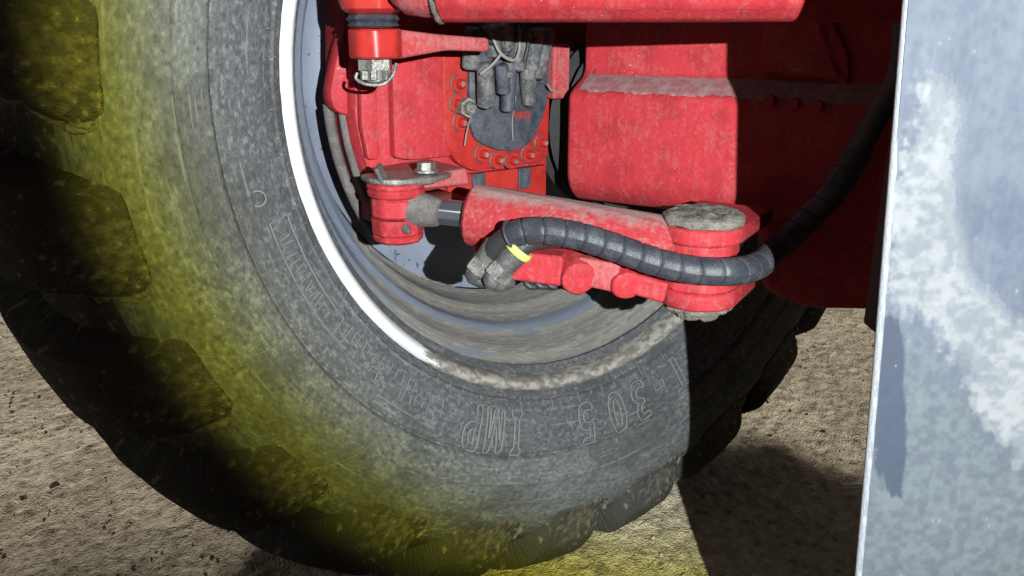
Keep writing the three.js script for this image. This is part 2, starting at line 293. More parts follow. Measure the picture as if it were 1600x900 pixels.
  for (const r0 of [0.360, 0.3715]) for (let d = -146; d < -124; d += 0.9 + 0.7 * rnd()) { if (rnd() < 0.28) continue; const r = r0 + 0.002 * rnd(), l = 0.005 + 0.005 * rnd(), k = (rnd() - 0.5) * 0.5; worn.push(bar(d, r, d + k, r + l, 3)); if (rnd() < 0.55) { const q = r + l * Math.round(rnd() * 2) / 2; worn.push(bar(d, q, d + 0.4 + 0.4 * rnd(), q, 2)); } }
  for (let d = -163; d < -149; d += 0.9) if (rnd() < 0.7) worn.push(bar(d, 0.366 + 0.002 * rnd(), d + (rnd() - 0.5), 0.376, 2));
  const wm = bp('worn_lettering', worn, M.letter, tyre); wm.userData.kind = 'stuff';
  bp('mould_ring', new THREE.TorusGeometry(0.0062, 0.0009, 6, 24).applyQuaternion(new THREE.Quaternion().setFromUnitVectors(V(0, 0, 1), V(-0.25, 0, 0.97))).translate(...onTyre(tAt(0.383), -169 * D, 0.001)), M.letter, tyre);

  // rim
  const turnUp = (pts, th0, th1, n, sc) => grid(n, pts.length - 1, (u, v) => { const [r, z] = pts[Math.round(v * (pts.length - 1))], th = th1 + (th0 - th1) * u; return [r * Math.cos(th), WY + r * Math.sin(th), z, u, v]; });
  const fine = (pts, n) => { const c = new THREE.CatmullRomCurve3(pts.map(p => V(p[0], p[1], 0)), false, 'centripetal'); return c.getSpacedPoints(n).map(p => [p.x, p.y]); };
  const deg = u => { let d = 360 - 360 * u; if (d > 180) d -= 360; return d; };      // u -> degrees
  const mudAt = (u, v, s) => fb(u, v, 40, 5, s, 6);
  const white = [0.51, 0.525, 0.555], mudC = [0.27, 0.252, 0.2355], blueG = [0.1875, 0.213, 0.2775];
  const flangeT = tex(2048, 64, (u, v) => { const d = deg(u), n = mudAt(u, v, 801); const m = step(-0.5, 0.5, (d > -131 + 9 * (n - 0.5) * 2 && d < 60) ? 1 : -1); return mix(mix(white, [0.45, 0.45, 0.465], step(0.5, 0.8, n)), mix([0.1275, 0.1155, 0.105], [0.255, 0.237, 0.213], step(0.35, 0.65, fb(u, v, 300, 3, 811, 12))), Math.max(m, 0.6 * step(0.80, 0.86, fb(u, v, 200, 3, 821, 6)))); });
  part('rim_flange', turnUp(fine([[0.3250, -0.018], [0.3255, -0.004], [0.3275, 0.006], [0.3315, 0.0115], [0.3365, 0.012], [0.3410, 0.008], [0.340, -0.004]], 24), 0, Math.PI * 2, 220), std({ map: flangeT, roughness: 0.5, bumpMap: fb3(0.02), bumpScale: 0.0003 }), wheel, 'white painted rim edge, mud covered along the bottom');
  const barrelT = tex(2048, 256, (u, v) => {
    const d = deg(u), wv = step(-148, -141, d + 16 * (fb(u, v, 60, 4, 881, 10) - 0.5)) * step(100, 90, d), n = fb(u, v, 22, 5, 831, 8), g = fb(u, v, 200, 3, 841, 60), clean = Math.max(step(0.05, 0.02, Math.abs(v - 0.47 - 0.12 * (n - 0.5)) - 0.03) * step(-68, -74, d + 14 * (g - 0.5)), step(0.62, 0.68, n) * 0.7, 1 - wv);
    return mix(mix(mix(mudC, [0.2025, 0.1905, 0.183], step(0.42, 0.62, fb(u, v, 10, 4, 851, 60))), [0.33, 0.312, 0.2925], step(0.5, 0.75, g)), mix(blueG, [0.168, 0.1905, 0.249], step(0.4, 0.8, g)), clean);
  });
  part('rim_barrel', turnUp(fine([[0.3245, -0.0185], [0.320, -0.030], [0.308, -0.042], [0.304, -0.052], [0.298, -0.066], [0.289, -0.074], [0.286, -0.090], [0.281, -0.100], [0.274, -0.110], [0.272, -0.126], [0.269, -0.142], [0.264, -0.150]], 60), 0, Math.PI * 2, 220), std({ map: barrelT, roughness: 0.6, bumpMap: fb3(0.05), bumpScale: 0.002, specularIntensity: 0.3 }), wheel, 'stepped rim barrel caked with brown mud');
  const discT = tex(1024, 1024, (u, v) => { const n = fb(u, v, 8, 5, 861), g = fb(u, v, 60, 3, 871); let c = mix([0.168, 0.1875, 0.243], [0.141, 0.159, 0.207], step(0.4, 0.7, n)); if (g > 0.79) c = [0.045, 0.048, 0.0675]; return c; });
  const disc = new THREE.LatheGeometry([[0.2625, 0.0015], [0.25, -0.006], [0.235, -0.008], [0.15, -0.002], [0.06, 0.0], [0.05, 0.0]].map(p => new THREE.Vector2(p[0], p[1])), 96).rotateX(Math.PI / 2).translate(0, WY, -0.152);
  const back = new THREE.CylinderGeometry(0.262, 0.262, 0.012, 64).rotateX(Math.PI / 2).translate(0, WY, -0.174);
  bp('wheel_disc', disc, std({ map: tiled(discT, 0.3), roughness: 0.45, bumpMap: fb3(0.05), bumpScale: 0.0003 }), wheel, 'smooth blue grey painted wheel disc');
  bp('disc_backing', back, M.frameGrey, wheel);
  bp('hub_spindle', rod(V(0, WY, -0.16), V(-0.02, WY, -0.05), 0.09, 0.085, 40), M.redDust, wheel);
}

// ------------------------------------------------------------------ steering knuckle (turns with the wheel)
const knuckle = thing('steering_knuckle', 'red cast steering knuckle with a ring of bolts inside the wheel rim', 'knuckle', [WX, WY, WZ], TURN);
{
  bp('flange_plate', extr(round([[-0.254, 0.085], [-0.256, 0.055], [-0.268, 0.019], [-0.274, -0.004], [-0.270, -0.018], [-0.253, -0.024], [-0.236, -0.022], [-0.226, 0.085]], 0.008), 0.02, 0.0025, -0.046), M.red, knuckle);
  bp('housing', extr(round([[-0.250, 0.085], [-0.258, -0.021], [-0.254, -0.05], [-0.243, -0.09, 0.01], [-0.222, -0.135], [-0.033, -0.14], [-0.033, -0.014], [-0.020, -0.013], [-0.020, 0.060], [-0.06, 0.085]], 0.006), 0.07, 0.004, -0.030), M.red, knuckle);
  const ringArc = (r, z) => { const pts = []; for (let k = 0; k <= 16; k++) { const a = (182 + 32 * k / 16) * Math.PI / 180; pts.push(V(r * Math.cos(a), r * Math.sin(a) - 0.004, z)); } return new THREE.TubeGeometry(new THREE.CatmullRomCurve3(pts), 40, 0.0052, 10).scale(1, 1, 1); };
  bp('seam_ring', ringArc(0.2670, -0.068), M.greyDust, knuckle); bp('seam_ring', ringArc(0.2575, -0.056), M.greyDust, knuckle);
  // rib with a groove beside it
  bp('rib', extr(round([[-0.222, 0.05], [-0.224, -0.062], [-0.205, -0.066], [-0.16, -0.066], [-0.16, 0.05]], 0.004), 0.012, 0.003, -0.0205), M.red, knuckle);
  bp('rib', extr(round([[-0.252, 0.05], [-0.255, -0.03], [-0.250, -0.062], [-0.238, -0.062], [-0.237, 0.05]], 0.004), 0.010, 0.002, -0.0225), M.red, knuckle);
  bp('bolt_flange', extr(round([[-0.168, 0.075], [-0.170, -0.045], [-0.158, -0.072], [-0.135, -0.084], [-0.118, -0.082], [-0.040, -0.082], [-0.037, 0.075]], 0.012), 0.012, 0.002, -0.0195), M.redWet, knuckle, 'oily bright red bolt flange');
  bp('lower_step', extr(round([[-0.165, -0.086], [-0.165, -0.13], [-0.040, -0.132], [-0.040, -0.086]], 0.003), 0.010, 0.002, -0.022), M.redWet, knuckle);
  for (const x of [-0.129, -0.071]) bp('slot', rbox(0.016, 0.022, 0.004, 0.001, x, -0.097, -0.0215), M.darkCover, knuckle);
  const cover = [[-0.139, 0.062], [-0.142, 0.01], [-0.143, -0.033], [-0.136, -0.052], [-0.112, -0.063], [-0.088, -0.067], [-0.066, -0.060], [-0.056, -0.046], [-0.045, -0.022], [-0.041, 0.062]];
  const cm = bp('hub_cover', extr(round(cover, 0.008), 0.01, 0.0025, -0.0150), M.darkCover, knuckle, 'dark grey hub cover');
  for (const [x, y] of [[-0.1525, 0.004], [-0.155, -0.015], [-0.1515, -0.033], [-0.1265, -0.066], [-0.108, -0.0735], [-0.0895, -0.076], [-0.0685, -0.0715], [-0.051, -0.0605]]) {
    const b = bp('bolt', lathe([[0, 0.0105], [0.0030, 0.0105], [0.0044, 0.0085], [0.0048, 0.004], [0.0082, 0.0035], [0.0084, 0]], 0, 0, 0, 20).rotateX(Math.PI / 2).translate(x, y, -0.0197), M.redWet, knuckle);
    bp('socket', hex(V(x, y, -0.0094), V(x, y, -0.0088), 0.0024), M.steel, b);
    bp('washer', new THREE.TorusGeometry(0.0076, 0.0017, 8, 24).translate(x, y, -0.0190), M.steelDark, b);
  }
  const font = await new FontLoader().loadAsync('fonts/droid/droid_sans_bold.typeface.json');
  const tg = new THREE.ExtrudeGeometry(font.generateShapes('YRII', 0.0075), { depth: 0.0006, bevelEnabled: false, curveSegments: 3 }).translate(-0.089, -0.034, -0.0152);
  bp('cast_lettering', tg, M.redWet, cm);
  bp('ear', rbox(0.022, 0.055, 0.012, 0.003, -0.034, 0.012, -0.012), M.redDust, knuckle);
  // upper arm and lower clevis that the rod ends sit on
  bp('upper_arm', lump(uvBox(extr(round([[-0.262, 0.056], [-0.205, 0.050], [-0.160, 0.047], [-0.160, 0.035], [-0.205, 0.037], [-0.258, 0.030]], 0.004), 0.06, 0.003, 0.048)), 0.0006, 60), M.redDust, knuckle);
  bp('upper_eye', lathe([[0.011, 0.032], [0.0200, 0.0325], [0.0212, 0.034], [0.0212, 0.0535], [0.0200, 0.055], [0.011, 0.0555]], -0.273, 0, 0.05), M.redGloss, knuckle, 'glossy red eye of the upper arm');
  const cx = -0.260, cz = 0.05;
  bp('clevis_ear', lathe([[0, -0.0685], [0.0225, -0.0685], [0.0245, -0.0700], [0.0250, -0.0725], [0.0235, -0.0745], [0.0250, -0.0765], [0.0245, -0.0800], [0.0225, -0.0815], [0, -0.0815]].reverse(), cx, 0, cz), M.red, knuckle);
  bp('clevis_ear', lathe([[0, -0.1215], [0.0185, -0.1215], [0.0215, -0.1190], [0.0220, -0.1160], [0.0205, -0.1145], [0.0222, -0.1130], [0.0225, -0.1000], [0, -0.0995]], cx, 0, cz), M.red, knuckle);
  bp('clevis_arm', lump(extr(round([[cx + 0.005, -0.069], [cx + 0.075, -0.066], [cx + 0.080, -0.082], [cx + 0.005, -0.081]], 0.003), 0.070, 0.003, 0.045), 0.001, 70), M.redDust, knuckle);
  bp('clevis_arm', extr(round([[cx + 0.005, -0.102], [cx + 0.090, -0.098], [cx + 0.10, -0.118], [cx + 0.005, -0.119]], 0.003), 0.07, 0.003, 0.035), M.redDust, knuckle);
  // bent steel lock plate on the clevis
  bp('lock_plate', lump(extr(round([[-0.026, 0.019], [0.010, 0.026], [0.050, 0.012], [0.056, -0.004], [0.022, -0.024], [-0.012, -0.025], [-0.027, -0.008]], 0.008), 0.0045, 0.0012, 0), 0.0016, 90).rotateX(-Math.PI / 2).rotateZ(-0.04).translate(cx, -0.0645, cz), M.steel, knuckle);
  bp('lock_tab', lump(rbox(0.012, 0.014, 0.004, 0.0015), 0.001, 90).rotateY(0.7).rotateZ(0.4).translate(cx - 0.020, -0.059, cz + 0.012), M.steelDark, knuckle);
  bp('lock_bolt', [hex(V(cx + 0.030, -0.064, cz), V(cx + 0.030, -0.0555, cz), 0.0080), lathe([[0, -0.0642], [0.0105, -0.0642], [0.0105, -0.0622], [0, -0.0622]].reverse(), cx + 0.030, 0, cz)], M.steel, knuckle);
  bp('grease_nipple', [rod(V(cx - 0.004, -0.106, cz + 0.0215), V(cx - 0.006, -0.107, cz + 0.030), 0.0042, 0.0025, 12)], M.steelDark, knuckle);
}

// ------------------------------------------------------------------ fitting and hose bundle on the hub cover
{
  const b = thing('brake_hose_bundle', 'grubby cluster of dark hose stubs and fittings on the hub cover', 'hose bundle', [WX, WY, WZ], TURN);
  const S = (x0, y0, x1, y1, r, z = 0.002, m = M.stubs, r2 = r) => bp('hose_stub', lump(rod(V(x0, y0, z), V(x1, y1, z - 0.006), r, r2, 20), 0.0012, 120, x0 * 40), m, b);
  S(-0.146, 0.056, -0.146, 0.018, 0.0085, 0.0); S(-0.131, 0.058, -0.122, 0.030, 0.009, 0.004); S(-0.118, 0.060, -0.106, 0.036, 0.0095, 0.006, M.stubs, 0.008);
  S(-0.135, 0.024, -0.130, -0.018, 0.0085, 0.002, M.stubs, 0.0095); S(-0.104, 0.030, -0.104, -0.024, 0.0075, 0.0, M.darkCover); S(-0.092, 0.052, -0.098, 0.016, 0.0095, 0.004, M.stubs, 0.0105);
  S(-0.074, 0.055, -0.076, 0.015, 0.0100, 0.002, M.stubs, 0.0085); S(-0.059, 0.055, -0.066, 0.006, 0.0085, 0.0, M.stubs, 0.0075); S(-0.080, 0.018, -0.074, -0.020, 0.0085, -0.004, M.stubs, 0.0075); S(-0.118, 0.022, -0.112, -0.006, 0.007, 0.006, M.darkCover);
  bp('manifold', lump(rbox(0.090, 0.05, 0.014, 0.004, -0.098, 0.042, -0.010), 0.002, 70), M.darkCover, b);
  bp('banjo_bolt', [hex(V(-0.1505, -0.018, -0.0140), V(-0.1505, -0.018, -0.004), 0.0095), rod(V(-0.1505, -0.018, -0.004), V(-0.1505, -0.018, 0.004), 0.0068, 0.0060)], M.steel, b);
  bp('banjo_bolt', [hex(V(-0.112, 0.012, -0.0140), V(-0.112, 0.012, 0.006), 0.0070), rod(V(-0.112, 0.012, 0.006), V(-0.112, 0.012, 0.012), 0.0048, 0.004)], M.steel, b);
  const wire = (pts, r = 0.0013, m = M.wire) => bp('wire', tube(pts.map(p => V(...p)), r, 40, 6), m, b);
  wire([[-0.140, 0.062, 0.008], [-0.134, 0.046, 0.014], [-0.126, 0.032, 0.016], [-0.112, 0.026, 0.017], [-0.104, 0.034, 0.014], [-0.100, 0.05, 0.010], [-0.096, 0.062, 0.006]], 0.0016);
  wire([[-0.126, 0.032, 0.016], [-0.134, 0.022, 0.012], [-0.146, 0.014, 0.010]], 0.0014);
  wire([[-0.1505, -0.022, 0.002], [-0.149, -0.04, -0.010], [-0.150, -0.055, -0.0135]], 0.0009); wire([[-0.093, -0.01, -0.006], [-0.092, -0.035, -0.0135], [-0.091, -0.055, -0.0135]], 0.0007);
  wire([[-0.055, 0.000, -0.003], [-0.048, -0.006, -0.006], [-0.040, -0.008, -0.008], [-0.034, -0.014, -0.010]], 0.0016);
  wire([[-0.102, 0.064, 0.01], [-0.094, 0.044, 0.015], [-0.096, 0.024, 0.012]], 0.0016, M.black); wire([[-0.148, 0.060, 0.010], [-0.140, 0.046, 0.013], [-0.132, 0.040, 0.010]], 0.0012, M.black);
}

// ------------------------------------------------------------------ upper tie rod with its end joint
{
  const t = thing('tie_rod', 'thick red tie rod tube with a dusty capped end above the hub', 'tie rod', [0, 0, 0]);
  const a = V(-0.0915, 0.657, -0.6585), b = V(0.52, 0.657, -0.543), d = b.clone().sub(a).normalize(), at = s => a.clone().addScaledVector(d, s);
  const R = 0.0345;
  bp('tube', rod(at(0.040), b, R, R, 48), M.red, t);
  bp('end_cap', between(lathe([[0, -0.002], [0.014, -0.002], [0.0225, 0.002], [0.0290, 0.012], [0.0310, 0.026], [0.0310, 0.0395], [0, 0.0395]], 0, 0, 0, 40), at(0), at(1)), M.redDust, t);
  bp('weld_bead', lump(between(new THREE.TorusGeometry(0.0335, 0.0022, 8, 60).rotateX(Math.PI / 2), at(0.0385), at(1)), 0.0016, 150), M.greyDust, t);
  const j = V(-0.110, 0, -0.6755);
  bp('rod_end', lathe([[0, 0.6285], [0.0185, 0.6290], [0.0245, 0.6330], [0.0262, 0.640], [0.0262, 0.690], [0.018, 0.702], [0, 0.704]], j.x, 0, j.z), M.redGloss, t, 'glossy red ball joint end');
  bp('shank', rod(V(j.x, 0.662, j.z), at(0.01), 0.02, 0.02), M.red, t);
  bp('dust_boot', lathe([[0.008, 0.6182], [0.0170, 0.6186], [0.0205, 0.6205], [0.0185, 0.6230], [0.0212, 0.6255], [0.0185, 0.6288], [0.008, 0.6290]], j.x, 0, j.z), M.wrap, t, 'black ribbed rubber boot');
  bp('stud', rod(V(j.x, 0.576, j.z), V(j.x, 0.632, j.z), 0.0080, 0.0085), M.steel, t);
  const nut = bp('castle_nut', [hex(V(j.x, 0.5865, j.z), V(j.x, 0.5948, j.z), 0.0142), ...[0, 1, 2, 3, 4, 5].map(k => { const q = k * Math.PI / 3 + 0.5; return rbox(0.0055, 0.008, 0.005, 0.0008).rotateY(-q).translate(j.x + 0.0098 * Math.cos(q), 0.5828, j.z + 0.0098 * Math.sin(q)); })], M.steel, t);
  bp('cotter_pin', tube([V(j.x + 0.018, 0.592, j.z + 0.008), V(j.x + 0.016, 0.584, j.z + 0.012), V(j.x + 0.008, 0.5765, j.z + 0.014), V(j.x - 0.006, 0.5765, j.z + 0.0145), V(j.x - 0.014, 0.581, j.z + 0.012), V(j.x - 0.0125, 0.585, j.z + 0.012)], 0.0014, 40, 8), M.steel, nut);
}

// ------------------------------------------------------------------ steering cylinder
const joint = V(-0.0993, 0.4725, -0.689), pivot = V(0.1535, 0.4370, -0.6360);
{
  const c = thing('steering_cylinder', 'dusty red hydraulic steering cylinder with dark rod below the hub', 'cylinder');
  const a = V(-0.0360, 0.4655, -0.6860), b = V(0.1330, 0.4470, -0.6350), d = b.clone().sub(a).normalize(), L = a.distanceTo(b), at = s => a.clone().addScaledVector(d, s);
  const barT = tex(512, 512, (u, v) => { const n = fb(u, v, 8, 5, 901), g = fb(u, v, 60, 3, 911), e = step(0.12, 0.05, Math.abs(u - 0.5) + 0.16 * (n - 0.5)); return mix(mix([0.2475, 0.0225, 0.027], [0.2325, 0.087, 0.087], step(0.4, 0.7, n * 0.5 + g * 0.5)), mix([0.195, 0.1125, 0.114], [0.225, 0.1575, 0.1545], g), clamp(e) * 0.85); });
  const up = V(0, 1, 0).addScaledVector(d, -d.y).normalize(), bin = d.clone().cross(up);
  const R = 0.0268, pts = [[0.004, 0.015], [0, 0.018], [0, R - 0.003], [0.003, R], [L - 0.012, R], [L - 0.003, R * 0.86], [L, R * 0.6]];
  part('barrel', toCreasedNormals(grid(60, 40, (u, v) => { const k = v * 6, i = Math.min(5, Math.floor(k)), f = k - i, s = pts[i][0] + (pts[i + 1][0] - pts[i][0]) * f, r = pts[i][1] + (pts[i + 1][1] - pts[i][1]) * f, ph = (u - 0.5) * Math.PI * 2, p = at(s).addScaledVector(up, Math.cos(ph) * r).addScaledVector(bin, Math.sin(ph) * r); return [p.x, p.y, p.z, u, s / 0.16]; }), 0.6), std({ map: barT, bumpMap: tiled(fineBump, 0.4), bumpScale: 0.0009, roughness: 0.85, specularIntensity: 0.25 }), c, 'red cylinder barrel with grey dust along its top');
  bp('gland', rod(at(-0.001), at(0.006), 0.0175, 0.0175), M.steelDark, c);
  bp('rod', rod(joint.clone().addScaledVector(d, 0.02), at(0.01), 0.0112), M.chrome, c, 'dark polished piston rod');
  bp('rod_collar', lump(rod(joint.clone().addScaledVector(d, 0.012), joint.clone().addScaledVector(d, 0.040), 0.0170, 0.0122), 0.0005, 90), M.greyDust, c);
  bp('rod_eye', lathe([[0.009, -0.0085], [0.0205, -0.0085], [0.0225, -0.0065], [0.0225, 0.0065], [0.0205, 0.0085], [0.009, 0.0085]], joint.x, joint.y, joint.z), M.red, c);
  bp('barrel_eye', lathe([[0.012, -0.0100], [0.0265, -0.0100], [0.0285, -0.008], [0.0285, 0.0090], [0.0265, 0.0110], [0.012, 0.0110]], pivot.x, pivot.y, pivot.z), M.red, c);
  bp('eye_neck', rod(at(L - 0.008), pivot.clone().addScaledVector(d, -0.016), 0.0185, 0.017), M.redDust, c);
  // port blocks cast on the underside of the barrel, towards the camera
  const blk = (x, y, z, w, h, dd, ry, rz, s, m = M.red) => bp('port_block', lump(new RoundedBoxGeometry(w, h, dd, 4, 0.003), 0.0014, 80, s).rotateY(ry).rotateZ(rz).translate(x, y, z), m, c);
  blk(0.0225, 0.4350, -0.6390, 0.046, 0.0245, 0.034, -0.30, -0.05, 1); 
  bp('port_boss', lump(rod(V(0.0500, 0.4335, -0.6420), V(0.0535, 0.4290, -0.6140), 0.0165, 0.0145, 22), 0.0016, 90, 3), M.red, c);
  blk(0.0700, 0.4315, -0.6300, 0.034, 0.023, 0.030, -0.2, -0.15, 5, M.redDust);
  bp('port_boss', lump(rod(V(0.086, 0.4285, -0.640), V(0.0915, 0.4235, -0.6120), 0.0150, 0.0125, 22), 0.0016, 90, 7), M.red, c);
  blk(0.1060, 0.4225, -0.6240, 0.040, 0.0175, 0.024, -0.3, -0.22, 9);
  blk(-0.026, 0.4400, -0.6740, 0.014, 0.016, 0.016, 0.2, -0.1, 12);
  bp('wire_nest', [0, 1, 2, 3].map(k => tube([V(0.008 + k * 0.009, 0.424, -0.642), V(0.014 + k * 0.009, 0.4165, -0.636), V(0.022 + k * 0.009, 0.4155, -0.640), V(0.028 + k * 0.008, 0.423, -0.646)], 0.0028, 16, 7)), M.black, c).userData.kind = 'stuff';
}

// ------------------------------------------------------------------ hydraulic hose in spiral wrap, with its fittings
{
  const h = thing('hydraulic_hose', 'black spiral wrapped hydraulic hose curving over the steering cylinder', 'hose');
  const cv = new THREE.CatmullRomCurve3([[-0.0200, 0.4395, -0.6350], [-0.0110, 0.4530, -0.6290], [0.0030, 0.4640, -0.6215], [0.0230, 0.4690, -0.6130], [0.0510, 0.4660, -0.6075], [0.0790, 0.4585, -0.6020], [0.1077, 0.4495, -0.5955], [0.1359, 0.4442, -0.5900], [0.1660, 0.4425, -0.5905], [0.1935, 0.4400, -0.6150], [0.2160, 0.4420, -0.6480], [0.2380, 0.4560, -0.6620], [0.2650, 0.4950, -0.6560], [0.2830, 0.5450, -0.6480], [0.2889, 0.5935, -0.6219], [0.292, 0.66, -0.650], [0.295, 0.80, -0.72]].map(p => V(...p)));
  const len = cv.getLength();
  part('inner_hose', sweep(cv, 0.001, 0.999, 160, 16, () => 0.0095), M.black, h);
  const s0 = 0.030 / len, ds = 0.0152 / len;
  for (let k = 0; s0 + k * ds < 0.55; k++) part('wrap_turn', sweep(cv, s0 + k * ds, s0 + (k + 0.965) * ds, 10, 22, (u, v) => 0.0109 + 0.0003 * u - 0.0007 * step(0.96, 1, u) - 0.0007 * step(0.04, 0, u), 0.0034 / len), M.wrap, h);
  const F = (a, b, i) => {
    const d = b.clone().sub(a).normalize(), at = s => a.clone().addScaledVector(d, s);
    const f = bp('hose_fitting', lump(rod(at(0.006), b, 0.0098, 0.0104, 20), 0.0006, 150, i), M.steelDark, h);
    bp('crimp_nut', hex(at(-0.004), at(0.0075), 0.0112), M.steel, f);
    bp('elbow', lump(tube([at(-0.003), at(-0.008), at(-0.010).add(V(0.006, -0.002, -0.004)), at(-0.008).add(V(0.014, -0.003, -0.012))], 0.0078, 20, 14), 0.0012, 120, i), M.steelDark, f);
  };
  F(V(-0.0265, 0.4330, -0.6340), V(-0.0115, 0.4530, -0.6330), 1); F(V(-0.0110, 0.4320, -0.6230), V(0.0045, 0.4500, -0.6225), 2);
  bp('second_hose', tube([V(0.0030, 0.4485, -0.6220), V(0.0100, 0.4560, -0.6220), V(0.0230, 0.4600, -0.6250), V(0.05, 0.4600, -0.6220)], 0.0090, 24, 12), M.black, h);
  bp('cable_tie', new THREE.TorusGeometry(0.0108, 0.0017, 8, 30).scale(1, 1, 2.1).applyQuaternion(new THREE.Quaternion().setFromUnitVectors(V(0, 0, 1), V(0.66, 0.75, 0.02).normalize())).translate(0.0050, 0.4510, -0.6222), M.tie, h, 'yellow green cable tie');
  bp('cable_tie', new THREE.TorusGeometry(0.0116, 0.0014, 8, 30).applyQuaternion(new THREE.Quaternion().setFromUnitVectors(V(0, 0, 1), cv.getTangentAt(0.028 / len * 1.2))).translate(...cv.getPointAt(0.028 / len * 1.2).toArray()), M.wrap, h);
}

// ------------------------------------------------------------------ axle housing with the pivot lug of the cylinder
{
  const x = thing('axle_housing', 'red cast axle housing with a dusty stepped ledge beside the hub', 'axle', [WX, WY, WZ], AXTURN);
  const prof2 = round([[0.026, 0.130, 0.006], [0.026, 0.012, 0.008], [0.060, -0.006, 0.010], [0.060, -0.098, 0.016], [0.040, -0.118, 0.012], [-0.10, -0.118], [-0.10, 0.130]], 0.01, 6);
  // outline is drawn in (z, y) and pulled along the axle
  const body = (l, r, bev) => { const g = new THREE.ExtrudeGeometry(new THREE.Shape(prof2.map(p => new THREE.Vector2(-p[0], p[1]))), { depth: r - l - 2 * bev, bevelEnabled: true, bevelThickness: bev, bevelSize: bev, bevelOffset: -bev, bevelSegments: 3 }); g.translate(0, 0, l + bev).rotateY(Math.PI / 2); return toCreasedNormals(g, 0.75); };
  bp('housing', lump(body(0.004, 0.42, 0.006), 0.0007, 45), M.red, x);
  // dust lying on the ledge, with a ragged lower edge
  const slope = V(0, -0.018, 0.034).normalize(), nrm = V(0, 0.034, 0.018).normalize();
  part('dust_layer', grid(140, 14, (u, v) => { const X = 0.014 + 0.39 * u, len = 0.0350 + 0.004 * (n3(X * 60, 3, 0) - 0.5) + 0.004 * (n3(X * 400, 9, 0) - 0.5), s = -0.002 * n3(X * 200, 5, 1) + len * v, th = Math.sin(Math.PI * clamp(v, 0.02, 0.98)) * (0.0009 + 0.0003 * n3(X * 300, v * 16, 4)) - 0.0004; const y = 0.0125 + slope.y * s + nrm.y * th + (s < 0 ? -s * 0.6 : 0), z = 0.0262 + slope.z * s + nrm.z * th; const over = Math.max(0, s - 0.0335); return [X, y - over * 0.4, z - over * 0.75, X, s]; }), M.pinkDust, x, 'pale dust lying on the ledge');
  const bel = [[0.02, -0.05]]; for (let k = 0; k <= 6; k++) bel.push([k % 2 ? 0.088 : 0.104, -0.05 + k * 0.013]); bel.push([0.06, 0.034]);
  bp('added_gap_bellows', between(lathe(bel, 0, 0, 0, 40), V(0.01, -0.045, -0.07), V(-1, -0.045, -0.55)), M.boot, x, 'added black bellows that darken the shaded gap between axle and hub');  // added bellows, coloured near-black so the deep gap stays in shade
  bp('differential_case', lump(extr(round([[0.195, -0.10], [0.205, -0.185, 0.02], [0.255, -0.195, 0.02], [0.42, -0.165], [0.42, -0.10]], 0.01), 0.14, 0.012, 0.045), 0.0012, 40), M.red, x);
  // rib cover that stands on the upper face further along
  bp('side_cover', extr(round([[0.185, 0.128], [0.185, 0.016], [0.258, 0.012, 0.004], [0.262, -0.002, 0.004], [0.262, 0.03, 0.03], [0.235, 0.075, 0.03], [0.21, 0.128]], 0.01, 6), 0.02, 0.003, 0.034), M.red, x);
  for (const [px, py] of [[0.205, -0.004], [0.225, -0.006], [0.245, -0.007], [0.07, 0.075], [0.11, 0.078]]) bp('bolt', hex(V(px, py, py > 0 ? 0.025 : 0.056), V(px, py, py > 0 ? 0.033 : 0.066), 0.005), M.red, x);
  // pivot lug: two ears reach out from the housing (built in the axle's own frame)
  const w = new THREE.Matrix4().makeRotationY(-AXTURN).multiply(new THREE.Matrix4().makeTranslation(-WX, -WY, -WZ)), pv = pivot.clone().applyMatrix4(w);
  const ear = (y0, y1, R, m, s) => bp('pivot_ear', lump(uvBox(extr((() => { const o = []; for (let k = 0; k <= 24; k++) { const a = Math.PI + Math.PI * k / 24; o.push([R * Math.cos(a), R * Math.sin(a)]); } o.push([R, 0.085], [-R, 0.085]); return o; })(), y1 - y0, 0.003, 0)), 0.0008, 80, s).rotateX(-Math.PI / 2).translate(pv.x, y1 - WY, pv.z), m, x);
  ear(0.4570, 0.4705, 0.0335, M.red, 1); ear(0.4040, 0.4180, 0.0325, M.red, 2);
  bp('pivot_collar', lathe([[0.010, 0.4470], [0.0285, 0.4470], [0.0300, 0.4490], [0.0295, 0.4565], [0.010, 0.4568]], pv.x, -WY, pv.z), M.red, x);
  bp('pivot_collar', lathe([[0.010, 0.4182], [0.0300, 0.4182], [0.0310, 0.4200], [0.0290, 0.4260], [0.010, 0.4265]], pv.x, -WY, pv.z), M.red, x);
  const rings = pts => { const o = []; for (let i = 0; i < pts.length - 1; i++) for (let k = 0; k < 5; k++) o.push(pts[i].map((q, j) => q + (pts[i + 1][j] - q) * k / 5)); o.push(pts[pts.length - 1]); return o; };
  bp('dirt_crust', lump(lathe(rings([[0.0001, 0.4800], [0.012, 0.4805], [0.022, 0.4800], [0.029, 0.4792], [0.0325, 0.4765], [0.0325, 0.4710], [0.020, 0.4700], [0.0001, 0.4700]].reverse()), pv.x, -WY, pv.z, 72), 0.0017, 170), M.dirt, x, 'grey caked dirt on the pivot pin');
  bp('dirt_crust', lump(lathe(rings([[0.0001, 0.4045], [0.027, 0.4045], [0.0285, 0.4010], [0.024, 0.3960], [0.014, 0.3935], [0.0001, 0.3935]].reverse()), pv.x, -WY, pv.z, 72), 0.003, 150), M.dirt, x);
  bp('pivot_pin', rod(V(pv.x, 0.398 - WY, pv.z), V(pv.x, 0.474 - WY, pv.z), 0.0125), M.steelDark, x);
}

